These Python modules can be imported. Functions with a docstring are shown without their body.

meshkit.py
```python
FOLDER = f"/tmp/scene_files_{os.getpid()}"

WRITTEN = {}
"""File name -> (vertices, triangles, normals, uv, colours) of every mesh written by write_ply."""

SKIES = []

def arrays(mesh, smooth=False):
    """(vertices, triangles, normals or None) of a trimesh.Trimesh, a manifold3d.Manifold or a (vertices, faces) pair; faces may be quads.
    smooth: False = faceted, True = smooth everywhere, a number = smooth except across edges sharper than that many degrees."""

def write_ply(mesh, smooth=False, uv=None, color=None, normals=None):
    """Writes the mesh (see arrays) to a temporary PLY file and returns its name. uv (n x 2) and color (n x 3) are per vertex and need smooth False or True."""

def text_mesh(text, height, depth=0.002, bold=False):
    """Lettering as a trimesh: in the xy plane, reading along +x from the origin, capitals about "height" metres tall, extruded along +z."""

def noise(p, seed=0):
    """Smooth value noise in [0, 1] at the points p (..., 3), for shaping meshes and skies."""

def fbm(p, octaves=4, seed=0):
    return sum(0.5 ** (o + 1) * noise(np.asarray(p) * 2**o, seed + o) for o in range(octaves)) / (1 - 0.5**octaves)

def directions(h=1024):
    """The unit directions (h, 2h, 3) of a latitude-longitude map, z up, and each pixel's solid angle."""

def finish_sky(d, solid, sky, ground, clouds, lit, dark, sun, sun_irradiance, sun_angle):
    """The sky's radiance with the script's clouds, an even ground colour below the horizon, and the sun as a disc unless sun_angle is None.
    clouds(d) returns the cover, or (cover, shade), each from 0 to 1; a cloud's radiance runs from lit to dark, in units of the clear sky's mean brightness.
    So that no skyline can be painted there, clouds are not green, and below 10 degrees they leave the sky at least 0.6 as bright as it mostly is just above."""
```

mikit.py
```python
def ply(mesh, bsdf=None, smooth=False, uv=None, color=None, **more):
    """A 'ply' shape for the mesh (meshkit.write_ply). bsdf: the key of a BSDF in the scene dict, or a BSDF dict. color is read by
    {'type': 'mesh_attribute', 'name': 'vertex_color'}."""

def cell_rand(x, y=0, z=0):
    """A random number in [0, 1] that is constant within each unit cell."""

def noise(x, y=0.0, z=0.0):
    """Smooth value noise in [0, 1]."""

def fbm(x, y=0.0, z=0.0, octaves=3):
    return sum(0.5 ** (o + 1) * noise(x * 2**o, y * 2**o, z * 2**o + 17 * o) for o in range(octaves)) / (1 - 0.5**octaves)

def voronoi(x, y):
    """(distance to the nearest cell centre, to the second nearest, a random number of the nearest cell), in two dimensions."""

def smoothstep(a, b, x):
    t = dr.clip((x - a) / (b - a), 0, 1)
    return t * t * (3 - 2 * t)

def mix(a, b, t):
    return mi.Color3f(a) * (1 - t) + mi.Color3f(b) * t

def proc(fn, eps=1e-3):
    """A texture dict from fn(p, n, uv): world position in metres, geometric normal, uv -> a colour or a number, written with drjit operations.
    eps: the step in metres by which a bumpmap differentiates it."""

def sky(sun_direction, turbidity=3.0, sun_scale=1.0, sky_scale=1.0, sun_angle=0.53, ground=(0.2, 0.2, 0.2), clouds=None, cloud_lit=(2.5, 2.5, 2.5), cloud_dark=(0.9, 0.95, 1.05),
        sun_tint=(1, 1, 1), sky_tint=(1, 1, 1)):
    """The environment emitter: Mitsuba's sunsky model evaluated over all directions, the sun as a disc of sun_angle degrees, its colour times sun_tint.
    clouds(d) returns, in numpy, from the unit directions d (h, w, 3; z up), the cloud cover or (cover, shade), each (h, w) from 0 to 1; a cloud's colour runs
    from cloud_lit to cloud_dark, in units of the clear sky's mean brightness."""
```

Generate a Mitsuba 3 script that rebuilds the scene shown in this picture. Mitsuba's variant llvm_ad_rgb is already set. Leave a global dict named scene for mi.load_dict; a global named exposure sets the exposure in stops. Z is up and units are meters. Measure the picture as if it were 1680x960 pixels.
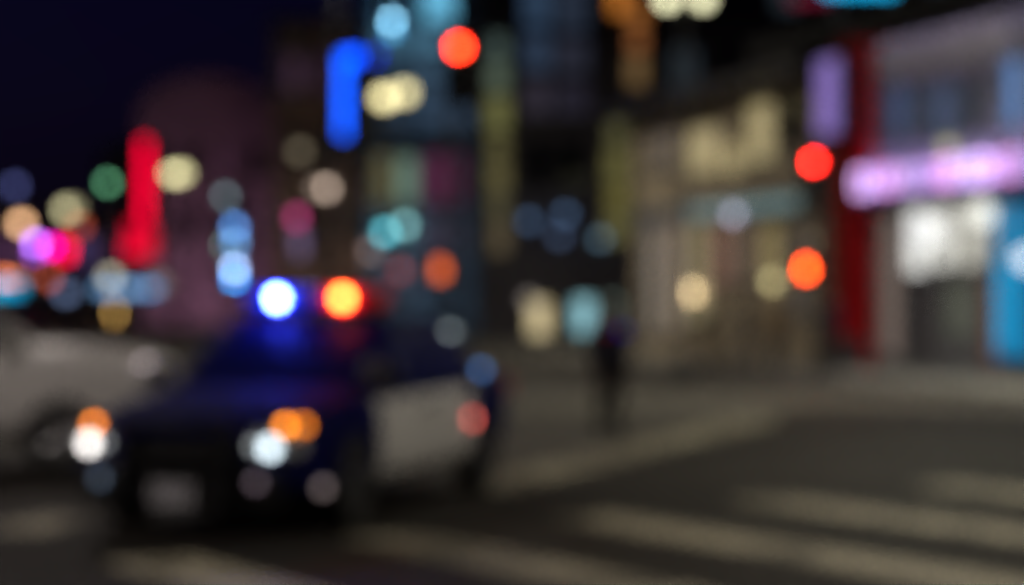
import math
import drjit as dr
import numpy as np
import trimesh
import manifold3d as m3
import shapely
import shapely.geometry as sg
import mitsuba as mi
import mikit
from mikit import noise, fbm, smoothstep, mix

T = mi.ScalarTransform4f
rng = np.random.default_rng(7)
scene, labels = {}, {}

# ------------------------------------------------------------------ camera, sky, exposure
exposure = 3.0
EYE, F_PX, HORIZON = 1.74, 3300.0, 492.0          # eye height (m), focal length and horizon in pixels of the 1680 x 960 photo
FOCUS, APERTURE = 1.5, 0.0133
tilt = (HORIZON - 480.0) / F_PX
scene['camera'] = {
    'type': 'thinlens', 'fov': math.degrees(2 * math.atan(840 / F_PX)), 'fov_axis': 'x',
    'aperture_radius': APERTURE, 'focus_distance': FOCUS, 'near_clip': 0.1, 'far_clip': 3000.0,
    'to_world': T().look_at(origin=[0, 0, EYE], target=[0, 10, EYE + 10 * tilt], up=[0, 0, 1]),
}


def city_glow(d):
    """Thin low cloud that the town lights from below, thickest towards the rooftops all round."""
    from meshkit import fbm as cloud_noise
    elev = np.degrees(np.arcsin(np.clip(d[..., 2], -1, 1)))
    n = cloud_noise(d * np.array([5.0, 5.0, 16.0]), 4, 3)
    return np.clip(0.95 - elev / 9.0, 0, 1) * np.clip(0.45 + 0.9 * n, 0, 1), np.clip(1.6 * n - 0.4, 0, 1)


scene['sky'] = dict(mikit.sky([-0.3, 0.6, 0.12], turbidity=3, sun_scale=0.0, sky_scale=0.010,
                              sky_tint=(0.08, 0.07, 0.72), ground=(0.06, 0.06, 0.06),
                              clouds=city_glow, cloud_lit=(2.6, 1.25, 3.9), cloud_dark=(1.2, 0.6, 2.0)), sampling_weight=3.0)

# ------------------------------------------------------------------ helpers
GAIN = 2.0 ** exposure


def lin(c):
    c = np.asarray(c, float) / 255.0
    return np.where(c < 0.04045, c / 12.92, ((c + 0.055) / 1.055) ** 2.4)


def at(px, py, depth):
    """The point that stands at this depth (m) where the photograph shows it."""
    return np.array([(px - 840) / F_PX * depth, depth, EYE + (HORIZON - py) / F_PX * depth])


def blur_px(depth):
    return F_PX * 2 * APERTURE * abs(1 / FOCUS - 1 / depth)


def glow(col, depth, w_m, h_m=None, round_=False, k=1.0):
    """Radiance of a lamp w_m x h_m metres large whose out-of-focus disc shows the sRGB colour col."""
    h_m = w_m if h_m is None else h_m
    c, s = blur_px(depth), F_PX / depth
    w, h = min(w_m * s, c * 0.89), min(h_m * s, c * 0.89)
    cover = min(1.0, (w * h) / (c * c * (1.0 if round_ else 0.785)))
    return (lin(col) * k / cover / GAIN).tolist()


_used = {}


def fresh(stem):
    n = _used.get(stem, 0)
    _used[stem] = n + 1
    return stem if n == 0 else f'{stem}_{n:03d}'


def put(key, mesh, bsdf, smooth=False, emit=None, weight=0.3):
    d = mikit.ply(mesh, bsdf, smooth=smooth)
    if emit is not None:
        d['emitter'] = {'type': 'area', 'radiance': {'type': 'rgb', 'value': [float(x) for x in emit]}, 'sampling_weight': float(weight)}
    scene[key] = d
    return key


def thing(stem, label, cat, group=None, kind=None):
    key = fresh(stem)
    labels[key] = {'label': label, 'category': cat}
    if group:
        labels[key]['group'] = group
    if kind:
        labels[key]['kind'] = kind
    return key


def part(parent, stem, mesh, bsdf, M=None, smooth=False, emit=None, weight=0.3, label=None):
    key = fresh(parent + '__' + stem)
    if mesh is not None:
        if M is not None:
            mesh = mesh.copy()
            mesh.apply_transform(M)
        put(key, mesh, bsdf, smooth, emit, weight)
    if label:
        labels[key] = {'label': label}
    return key


def frame(origin, phi):
    """Local x turned by phi (radians) about z, placed at origin."""
    M = np.eye(4)
    c, s = math.cos(phi), math.sin(phi)
    M[:3, :3] = [[c, -s, 0], [s, c, 0], [0, 0, 1]]
    M[:3, 3] = origin
    return M


def moved(mesh, x=0, y=0, z=0):
    mesh = mesh.copy()
    mesh.apply_translation([x, y, z])
    return mesh


def box(x0, x1, y0, y1, z0, z1, r=0.0):
    """A box, with its edges rounded by r."""
    lo, hi = np.array([min(x0, x1), min(y0, y1), min(z0, z1)], float), np.array([max(x0, x1), max(y0, y1), max(z0, z1)], float)
    if r <= 0:
        m = trimesh.creation.box(extents=hi - lo)
        m.apply_translation((lo + hi) / 2)
        return m
    r = min(r, 0.49 * (hi - lo).min())
    ball = m3.Manifold.sphere(r, 12)
    pts = [ball.translate([a, b, c]) for a in (lo[0] + r, hi[0] - r) for b in (lo[1] + r, hi[1] - r) for c in (lo[2] + r, hi[2] - r)]
    return tri(m3.Manifold.batch_hull(pts))


def tri(man):
    me = man.to_mesh()
    return trimesh.Trimesh(np.array(me.vert_properties)[:, :3], np.array(me.tri_verts), process=False)


def cat(*ms):
    return trimesh.util.concatenate(list(ms))


def rod(a, b, r0, r1=None, n=16):
    """A tapered rod from a to b."""
    a, b = np.asarray(a, float), np.asarray(b, float)
    L = np.linalg.norm(b - a)
    m = trimesh.creation.revolve([[0, 0], [r0, 0], [r1 if r1 is not None else r0, L], [0, L]], sections=n)
    m.apply_transform(trimesh.geometry.align_vectors([0, 0, 1], (b - a) / L))
    m.apply_translation(a)
    return m


def lathe(profile, origin=(0, 0, 0), axis=(0, 0, 1), n=24):
    m = trimesh.creation.revolve(profile, sections=n)
    m.apply_transform(trimesh.geometry.align_vectors([0, 0, 1], np.asarray(axis, float)))
    m.apply_translation(origin)
    return m


def ball(p, r, squash=(1, 1, 1)):
    m = trimesh.creation.icosphere(subdivisions=2, radius=r)
    m.apply_scale(squash)
    m.apply_translation(p)
    return m


def disc(p, r, facing, thick=0.03, n=28):
    """A lens: a low dome of radius r facing a direction."""
    f = np.asarray(facing, float) / np.linalg.norm(facing)
    return lathe([[0, 0], [r, 0], [r, thick * 0.4], [r * 0.7, thick * 0.8], [0, thick]], p, f, n)


def rects(poly_holes, outer):
    p = sg.box(*outer)
    for h in poly_holes:
        p = p.difference(sg.box(*h))
    return p


def slab(poly, w0, w1):
    """A polygon of the (u, z) plane made into a wall between the depths w0 and w1 (local y)."""
    out = []
    for g in getattr(poly, 'geoms', [poly]):
        m = trimesh.creation.extrude_polygon(g, w1 - w0, engine='earcut')
        v = m.vertices.copy()
        m.vertices = np.stack([v[:, 0], w1 - v[:, 2], v[:, 1]], 1)
        out.append(m)
    return cat(*out)


# ------------------------------------------------------------------ materials
def pbr(key, color, rough=0.5, metal=0.0, spec=0.5, coat=0.0):
    scene[key] = {'type': 'twosided', 'bsdf': {'type': 'principled', 'base_color': color if isinstance(color, dict) else {'type': 'rgb', 'value': list(color)},
                  'roughness': rough, 'metallic': metal, 'specular': spec, 'clearcoat': coat, 'clearcoat_gloss': 0.92}}
    return key


def speckle(a, b, scale, seed=0.0):
    return mikit.proc(lambda p, n, uv: mix(a, b, smoothstep(0.25, 0.8, fbm(p.x * scale + seed, p.y * scale, p.z * scale, 3))))


def asphalt_color(p, n, uv):
    """Dark asphalt on this side of the stop line, paler asphalt beyond it."""
    d = ((p.x + 0.35) * 10.6 - (p.y - 18.5) * 3.85) / 11.28
    wob = (fbm(p.x * 0.6, p.y * 0.6, 9.0, 3) - 0.5) * 1.6
    pale_side = dr.maximum(smoothstep(0.3, -0.7, d + wob) * smoothstep(19.0, 22.0, p.y + wob), smoothstep(29.0, 35.0, p.y + 2 * wob))
    big = fbm(p.x * 0.35, p.y * 0.35, 0.0, 3)
    fine = noise(p.x * 14, p.y * 14, 3.0)
    t = smoothstep(0.25, 0.75, big)
    c = mix([0.014, 0.0115, 0.009], [0.030, 0.025, 0.020], t) * (1 - pale_side) + mix([0.080, 0.073, 0.064], [0.125, 0.116, 0.102], t) * pale_side
    return c * (0.8 + 0.4 * fine)


def paint_color(p, n, uv):
    wear = fbm(p.x * 2.2, p.y * 2.2, 5.0, 3)
    return mix([0.47, 0.43, 0.31], [0.17, 0.155, 0.115], smoothstep(0.42, 0.72, wear))


pbr('asphalt', mikit.proc(asphalt_color), 0.7, 0.0, 0.18)
pbr('road_paint', mikit.proc(paint_color), 0.6, 0.0, 0.25)
pbr('concrete', speckle([0.26, 0.25, 0.23], [0.38, 0.36, 0.33], 1.4), 0.75)
pbr('kerb_stone', speckle([0.30, 0.29, 0.27], [0.42, 0.40, 0.37], 2.2), 0.7)
pbr('beige_plaster', speckle([0.50, 0.41, 0.30], [0.62, 0.52, 0.39], 0.8), 0.8)
pbr('plum_brick', speckle([0.30, 0.17, 0.23], [0.40, 0.23, 0.31], 0.6), 0.85)  # neon glow mixed into the red brown brick colour
pbr('brown_brick', speckle([0.20, 0.15, 0.11], [0.30, 0.22, 0.16], 0.7), 0.85)
pbr('grey_stone', speckle([0.22, 0.22, 0.25], [0.32, 0.32, 0.36], 0.7), 0.8)
pbr('dark_stone', speckle([0.07, 0.06, 0.08], [0.12, 0.11, 0.13], 0.7), 0.7)
pbr('slate_render', speckle([0.14, 0.16, 0.20], [0.20, 0.23, 0.28], 0.7), 0.7)
pbr('red_cladding', speckle([0.55, 0.006, 0.012], [0.66, 0.012, 0.018], 1.0), 0.7, 0.0, 0.1)
pbr('pale_fascia', speckle([0.52, 0.50, 0.52], [0.62, 0.60, 0.60], 1.2), 0.6)
pbr('black_metal', (0.02, 0.02, 0.022), 0.4, 0.3)
pbr('dark_metal', (0.06, 0.06, 0.065), 0.45, 0.6)
pbr('galvanised', (0.35, 0.36, 0.37), 0.4, 0.8)
pbr('dark_glass', (0.012, 0.014, 0.018), 0.08, 0.0, 0.6)
pbr('police_blue', (0.005, 0.006, 0.075), 0.7, 0.0, 0.06)  # blue lens glow mixed into the dark body colour
pbr('police_glass', (0.006, 0.008, 0.10), 0.55, 0.0, 0.1)  # same blue lens glow put into the window colour
pbr('globe_glass', (0.4, 0.4, 0.39), 0.3)
pbr('police_white', (0.74, 0.73, 0.72), 0.3, 0.0, 0.5, 0.6)
pbr('suv_white', (0.80, 0.77, 0.75), 0.35, 0.0, 0.5, 0.5)
pbr('rubber', (0.018, 0.018, 0.018), 0.8)
pbr('steel_rim', (0.30, 0.30, 0.31), 0.3, 0.9)
pbr('black_plastic', (0.014, 0.014, 0.015), 0.5)
pbr('clear_lens', (0.55, 0.57, 0.60), 0.12, 0.0, 0.7)
pbr('plate_white', (0.70, 0.69, 0.74), 0.5)
pbr('blue_lens', (0.02, 0.05, 0.5), 0.2)
pbr('red_lens', (0.5, 0.02, 0.02), 0.2)
pbr('amber_lens', (0.6, 0.22, 0.02), 0.2)
pbr('lamp_glass', (0.07, 0.07, 0.075), 0.3)
pbr('sign_face', (0.4, 0.4, 0.42), 0.4)
pbr('skin', (0.42, 0.26, 0.19), 0.55)
pbr('navy_cloth', (0.018, 0.018, 0.035), 0.9)
pbr('black_cloth', (0.014, 0.013, 0.015), 0.9)
pbr('plum_cloth', (0.06, 0.03, 0.07), 0.9)
pbr('tan_cloth', (0.30, 0.20, 0.11), 0.9)
pbr('denim', (0.03, 0.035, 0.06), 0.9)
pbr('hair_dark', (0.012, 0.010, 0.009), 0.6)
pbr('banner_face', (0.02, 0.22, 0.42), 0.5)

# ------------------------------------------------------------------ ground
labels['ground'] = {'kind': 'structure'}
put('ground', box(-600, 600, -300, 1500, -0.6, -0.006), 'dark_stone')
labels['road'] = {'kind': 'structure'}
key = 'road'
g = trimesh.Trimesh([[-300, -60, 0], [300, -60, 0], [300, 500, 0], [-300, 500, 0]], [[0, 1, 2], [0, 2, 3]])
put('road', g, 'asphalt')


def strip(a, b, width, thick=0.004):
    """A painted strip from a to b on the road."""
    a, b = np.array(a, float), np.array(b, float)
    d = (b - a) / np.linalg.norm(b - a)
    n = np.array([-d[1], d[0]]) * width / 2
    return moved(trimesh.creation.extrude_polygon(sg.Polygon([a - n, b - n, b + n, a + n]).buffer(-0.02).buffer(0.02), thick, engine='earcut'), 0, 0, 0.002)


sd = np.array([0.53, -0.848])                     # the way the crosswalk's stripes run
for sx, sy in ((-2.30, 12.75), (-0.92, 14.05), (0.52, 15.3), (2.0, 16.65), (3.75, 17.95), (5.5, 19.3)):
    a = np.array([sx, sy]) * 1.054
    part('road', 'crosswalk_stripe', strip(a, a + sd * 5.2, 0.62), 'road_paint')
part('road', 'stop_line', strip((-0.35, 18.5), (3.5, 29.1), 0.75), 'road_paint')
part('road', 'lane_line', strip((-3.75, 15.1), (-3.5, 16.1), 0.5), 'road_paint')
part('road', 'lane_line', strip((-6.5, 24.0), (2.2, 34.0), 0.15), 'road_paint')

# ------------------------------------------------------------------ facades
RU = np.array([0.305, -0.952])                    # along the right-hand row of shops, towards the camera
RP = np.array([3.76, 62.0])
RM = frame([RP[0], RP[1], 0], math.atan2(RU[1], RU[0]))


def ru(px):
    k = (px - 840) / F_PX
    return (RP[1] * k - RP[0]) / (RU[0] - RU[1] * k)


def rdepth(px):
    return RP[1] + RU[1] * ru(px)


def rz(px, py):
    return EYE + (HORIZON - py) / F_PX * rdepth(px)


def pavement(stem, poly, M, kerb_side):
    key = fresh(stem)
    labels[key] = {'kind': 'structure'}
    x0, y0, x1, y1 = poly
    put(key, box(x0, x1, y0, y1, -0.1, 0.13, 0.0).apply_transform(M), 'concrete')
    n = 12
    for i in range(n):
        a, b = x0 + (x1 - x0) * i / n, x0 + (x1 - x0) * (i + 1) / n
        part(key, 'kerb', box(a + 0.006, b - 0.006, kerb_side - 0.15, kerb_side, -0.05, 0.135, 0.015), 'kerb_stone', M)
    return key


pavement('pavement', (-2, -3.2, 45, 20), RM, -3.2)
pavement('pavement', (-14, 0, 14, 30), frame([0, 71.5, 0], 0), 0)
pavement('pavement', (-70, 0, -8, 60), frame([0, 84.5, 0], 0), 0)


def building(key, M, u0, u1, z1, depth, mat, windows, roof=True, cornice=0.25, sill=True, frame_mat='dark_metal', weight=0.3):
    """windows: (u0, u1, z0, z1, radiance or None)."""
    holes = [(a, c, b, d) for a, b, c, d, _ in windows]
    wall = cat(slab(rects(holes, (u0, 0.0, u1, z1)), 0.0, 0.32), box(u0, u1, 0.322, depth, 0, z1))
    part(key, 'wall', wall, mat, M)
    if roof:
        part(key, 'roof', box(u0 - cornice, u1 + cornice, -cornice, depth, z1 + 0.002, z1 + 0.35, 0.04), frame_mat, M)
    for a, b, c, d, e in windows:
        w = part(key, 'window', slab(rects([(a + 0.06, c + 0.06, b - 0.06, d - 0.06)], (a + 0.003, c + 0.003, b - 0.003, d - 0.003)), 0.10, 0.20), frame_mat, M)
        part(w, 'pane', box(a + 0.062, b - 0.062, 0.14, 0.155, c + 0.062, d - 0.062), 'dark_glass' if e is None else 'lamp_glass', M, emit=e, weight=weight)
        if sill:
            part(w, 'sill', box(a - 0.06, b + 0.06, -0.09, 0.095, c - 0.09, c - 0.003, 0.015), 'concrete', M)


def flat_frame(depth):
    return frame([0, depth, 0], 0)


def X(px, depth):
    return (px - 840) / F_PX * depth


def Z(py, depth):
    return EYE + (HORIZON - py) / F_PX * depth


def dim(col, k=1.0):
    return (lin(col) * k / GAIN).tolist()


def window_grid(u0, u1, z0, z1, nu, nz, fill=0.6, lit=None, share=0.2, seed=0):
    r = np.random.default_rng(seed)
    out = []
    du, dz = (u1 - u0) / nu, (z1 - z0) / nz
    for j in range(nz):
        for i in range(nu):
            a, c = u0 + du * (i + 0.5 - fill / 2), z0 + dz * (j + 0.5 - fill / 2)
            e = dim(lit[r.integers(len(lit))], 0.5 + r.random()) if lit and r.random() < share else None
            out.append((a, a + du * fill, c, c + dz * fill, e))
    return out


# --- left and middle distance
D0 = 150.0
k = thing('low_building', 'long low dark block at the far left end of the street', 'building')
building(k, flat_frame(D0), X(-260, D0), X(225, D0), Z(345, D0), 14, 'grey_stone',
         window_grid(X(-250, D0), X(215, D0), 3.2, Z(365, D0), 9, 1, 0.6, [(60, 50, 90), (80, 50, 80)], 0.8, 3), sill=False)
D1 = 118.0
k = thing('plum_building', 'dim building behind the tall red neon sign, neon glow painted into its walls', 'building')
building(k, flat_frame(D1), X(225, D1), X(452, D1), Z(205, D1), 16, 'plum_brick',
         window_grid(X(232, D1), X(446, D1), 4.3, Z(215, D1), 4, 2, 0.5, [(70, 40, 60)], 0.3, 5), roof=False)
th = np.linspace(0, math.pi, 25)
xm, xr, zb, zh = (X(225, D1) + X(452, D1)) / 2, (X(452, D1) - X(225, D1)) / 2, Z(205, D1) + 0.003, (205 - 122) / F_PX * D1
part(k, 'gable', slab(sg.Polygon([(xm + xr * math.cos(a), zb + zh * math.sin(a) ** 0.8) for a in th]), 0.0, 12.0), 'plum_brick', flat_frame(D1))
D2 = 104.0
k = thing('brown_building', 'dark brown brick building left of the blue vertical sign', 'building')
building(k, flat_frame(D2), X(448, D2), X(602, D2), Z(40, D2), 16, 'brown_brick',
         window_grid(X(456, D2), X(596, D2), 4.0, Z(60, D2), 3, 3, 0.5, [(70, 62, 45), (60, 40, 60)], 0.35, 8))
D3 = 92.0
k = thing('glass_tower', 'tall blue grey building with teal lit glass and a bright cyan top', 'building')
wins = []
TEAL = [(92, 150, 176), (62, 100, 122), (48, 70, 88), (45, 62, 80), (40, 56, 74), (36, 48, 62)]
for j, (ya, yb) in enumerate(((48, 84), (90, 126), (132, 168), (174, 210))):
    for i, (xa, xb) in enumerate(((612, 640), (644, 684), (688, 736), (740, 776))):
        wins.append((X(xa, D3), X(xb, D3), Z(yb, D3), Z(ya, D3), dim(TEAL[j + 1], 1.3 * np.array((0.75, 0.8, 1.15, 1.0))[i])))
wins += [(X(612, D3), X(642, D3), Z(338, D3), Z(252, D3), dim((92, 86, 56))), (X(650, D3), X(684, D3), Z(335, D3), Z(255, D3), dim((104, 128, 112))),
         (X(692, D3), X(762, D3), Z(335, D3), Z(250, D3), dim((76, 26, 56))), (X(690, D3), X(760, D3), Z(420, D3), Z(352, D3), dim((46, 42, 58)))]
building(k, flat_frame(D3), X(600, D3), X(786, D3), Z(-160, D3), 16, 'slate_render', wins, sill=False)
D4 = 75.0
k = thing('dark_building', 'tall dark building edged by two olive pilasters whose light is painted as glow, in the middle of the street', 'building')
wins = []  # upper glowing panes stand in for light on a blue grey wall
for (xa, xb, ya, yb, c) in ((856, 905, -30, 44, (44, 62, 84)), (908, 968, -30, 52, (36, 44, 58)), (856, 905, 52, 118, (40, 54, 74)), (908, 968, 60, 122, (36, 38, 50)),
                            (856, 905, 128, 190, (40, 36, 48)), (908, 968, 132, 190, (30, 28, 40)), (858, 905, 230, 310, None), (910, 968, 230, 310, None)):
    wins.append((X(xa, D4), X(xb, D4), Z(yb, D4), Z(ya, D4), None if c is None else dim(c)))
for (xa, xb, ya, yb, c) in ((866, 904, 492, 556, (214, 196, 150)), (940, 976, 488, 548, (150, 205, 215)), (992, 1018, 486, 530, (112, 128, 118))):
    wins.append((X(xa, D4), X(xb, D4), max(0.35, Z(yb, D4)), Z(ya, D4), dim(c, 1.05)))
building(k, flat_frame(D4), X(782, D4), X(1062, D4), Z(-110, D4), 12, 'dark_stone', wins, sill=False)
for xa, xb, ya, yb, c in ((803, 830, 60, 96, (64, 80, 76)), (801, 832, 104, 150, (76, 90, 76)), (800, 834, 160, 214, (98, 98, 56)), (803, 832, 224, 262, (82, 78, 46)), (801, 834, 270, 312, (88, 82, 50)), (804, 832, 320, 364, (74, 70, 48)), (806, 834, 372, 414, (84, 74, 54)),
                          (998, 1026, 198, 240, (78, 76, 48)), (994, 1030, 248, 300, (92, 88, 50)), (996, 1032, 308, 346, (98, 92, 48)), (994, 1030, 354, 396, (92, 88, 52)),
                          (1003, 1027, -26, 22, (196, 118, 46)), (1033, 1058, 8, 44, (150, 92, 44)), (1034, 1057, 54, 84, (138, 84, 46)), (1032, 1057, 94, 140, (112, 88, 56))):
    part(k, 'light_strip', box(X(xa, D4), X(xb, D4), -0.16, -0.003, Z(yb, D4), Z(ya, D4), 0.03), 'lamp_glass', flat_frame(D4), emit=dim(c, 1.05))  # glowing boxes stand in for light falling on the pilasters

# --- right-hand row
k = thing('tall_block', 'tall nearly black block rising behind the beige shop building', 'building')
building(k, flat_frame(74.4), X(1064, 74.4), X(1640, 74.4), 26.0, 8, 'dark_stone', [(a, a + 1.0, z, z + 1.7, None if (i + j) % 3 else dim((38, 46, 52))) for i, a in enumerate(np.arange(5.9, 17, 1.9)) for j, z in enumerate((9.4, 12.4, 15.4))], sill=False)

k = thing('beige_building', 'beige two storey shop building with lit cream windows, right of the middle', 'building')
wins = []
for xa, xb, ya, yb, c in ((1122, 1178, 206, 286, (170, 155, 112)), (1179, 1218, 236, 286, (176, 160, 116)), (1219, 1268, 166, 268, (166, 152, 110)), (1058, 1108, 214, 282, (84, 76, 62)),
                          (1275, 1320, 160, 236, None)):
    m = (xa + xb) / 2
    wins.append((ru(xa), ru(xb), rz(m, yb), rz(m, ya), None if c is None else dim(c)))
for xa, xb, ya, yb, c in ((1052, 1082, 356, 548, (92, 86, 78)), (1088, 1118, 356, 546, (116, 104, 88)), (1124, 1158, 356, 532, (116, 106, 78)), (1164, 1196, 362, 470, (100, 74, 62)),
                          (1202, 1236, 362, 466, (78, 66, 54)), (1242, 1280, 366, 460, (112, 100, 66)), (1286, 1322, 372, 520, (52, 48, 44))):
    m = (xa + xb) / 2
    wins.append((ru(xa), ru(xb), max(0.4, rz(m, yb)), rz(m, ya), dim(c, 1.4)))
building(k, RM, ru(1042), ru(1338), 7.3, 9, 'beige_plaster', wins, cornice=0.9, frame_mat='black_plastic')
part(k, 'fascia', box(ru(1046), ru(1334), -0.12, -0.003, 3.95, 4.5, 0.02), 'grey_stone', RM)
part(k, 'fascia_light', box(ru(1130), ru(1318), -0.16, -0.123, 4.05, 4.4, 0.01), 'lamp_glass', RM, emit=dim((96, 122, 122)))

k = thing('red_pillar', 'dark red clad pillar left of the pink lit sign', 'pillar')
part(k, 'shaft', box(ru(1386), ru(1432), -0.25, 3, 0.13, 8.4, 0.05), 'red_cladding', RM)
part(k, 'base', box(ru(1384), ru(1434), -0.29, -0.252, 0.13, 0.8, 0.02), 'dark_stone', RM)

k = thing('corner_shop', 'shop building under the pink lit sign with bright white interior at right', 'building')
wins = []
for xa, xb, ya, yb, c in ((1452, 1484, 138, 226, (60, 78, 112)), (1488, 1520, 136, 226, (46, 58, 74)), (1524, 1566, 134, 224, (58, 74, 100)), (1570, 1612, 132, 220, (36, 44, 54)), (1640, 1676, 90, 210, (92, 134, 190))):
    m = (xa + xb) / 2
    wins.append((ru(xa), ru(xb), rz(m, yb), rz(m, ya), dim(c)))
for xa, xb, z0, z1, c in ((1438, 1474, 0.4, 3.75, (112, 98, 90)), (1478, 1518, 2.3, 3.85, (216, 216, 210)), (1521, 1562, 2.4, 3.85, (196, 195, 186)), (1565, 1606, 2.4, 3.85, (176, 174, 162)), (1609, 1642, 2.5, 3.85, (150, 148, 140)),
                          (1480, 1536, 0.25, 2.2, (34, 30, 30)), (1542, 1600, 0.9, 2.2, (74, 76, 66)), (1606, 1640, 0.3, 2.3, (96, 62, 50))):
    wins.append((ru(xa), ru(xb), z0, z1, None if c is None else dim(c, 1.5 if z0 > 2 else 1.0)))
building(k, RM, ru(1433), ru(1790), 7.72, 9, 'grey_stone', wins, roof=False, sill=False)
part(k, 'fascia', box(ru(1446), ru(1650), -0.14, -0.003, 6.75, 7.6, 0.02), 'pale_fascia', RM)
part(k, 'roof', box(ru(1250), ru(1800), -0.4, 9, 7.95, 8.5, 0.05), 'rubber', RM)
part(k, 'valance', box(ru(1440), ru(1790), -0.43, -0.402, 7.78, 8.0), 'rubber', RM)  # added lip that hides the fill strip from the camera
part(k, 'eave_light', box(ru(1450), ru(1780), -0.36, -0.31, 7.90, 7.945), 'lamp_glass', RM, emit=(0.62, 0.52, 0.78), weight=12.0)  # added hidden strip that washes the upper facade
part(k, 'awning', box(ru(1440), ru(1780), -0.7, -0.003, 3.94, 4.04, 0.02), 'black_metal', RM)

k = thing('roof_sign', 'cyan tube light above the dark cornice at the top right', 'sign')
part(k, 'post', box(ru(1352), ru(1358), 0.3, 0.4, 8.5, 9.2), 'dark_metal', RM)
part(k, 'post', box(ru(1440), ru(1446), 0.3, 0.4, 8.5, 9.2), 'dark_metal', RM)
part(k, 'tube', rod([ru(1345), 0.2, rz(1345, -22)], [ru(1450), 0.2, rz(1450, -22)], 0.16), 'lamp_glass', RM, emit=glow((10, 150, 200), 48, 3, 0.3))
part(k, 'tube', rod([ru(1290), 0.2, rz(1300, -6)], [ru(1345), 0.2, rz(1345, -6)], 0.12), 'lamp_glass', RM, emit=glow((60, 2, 18), 50, 2, 0.24))

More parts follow.
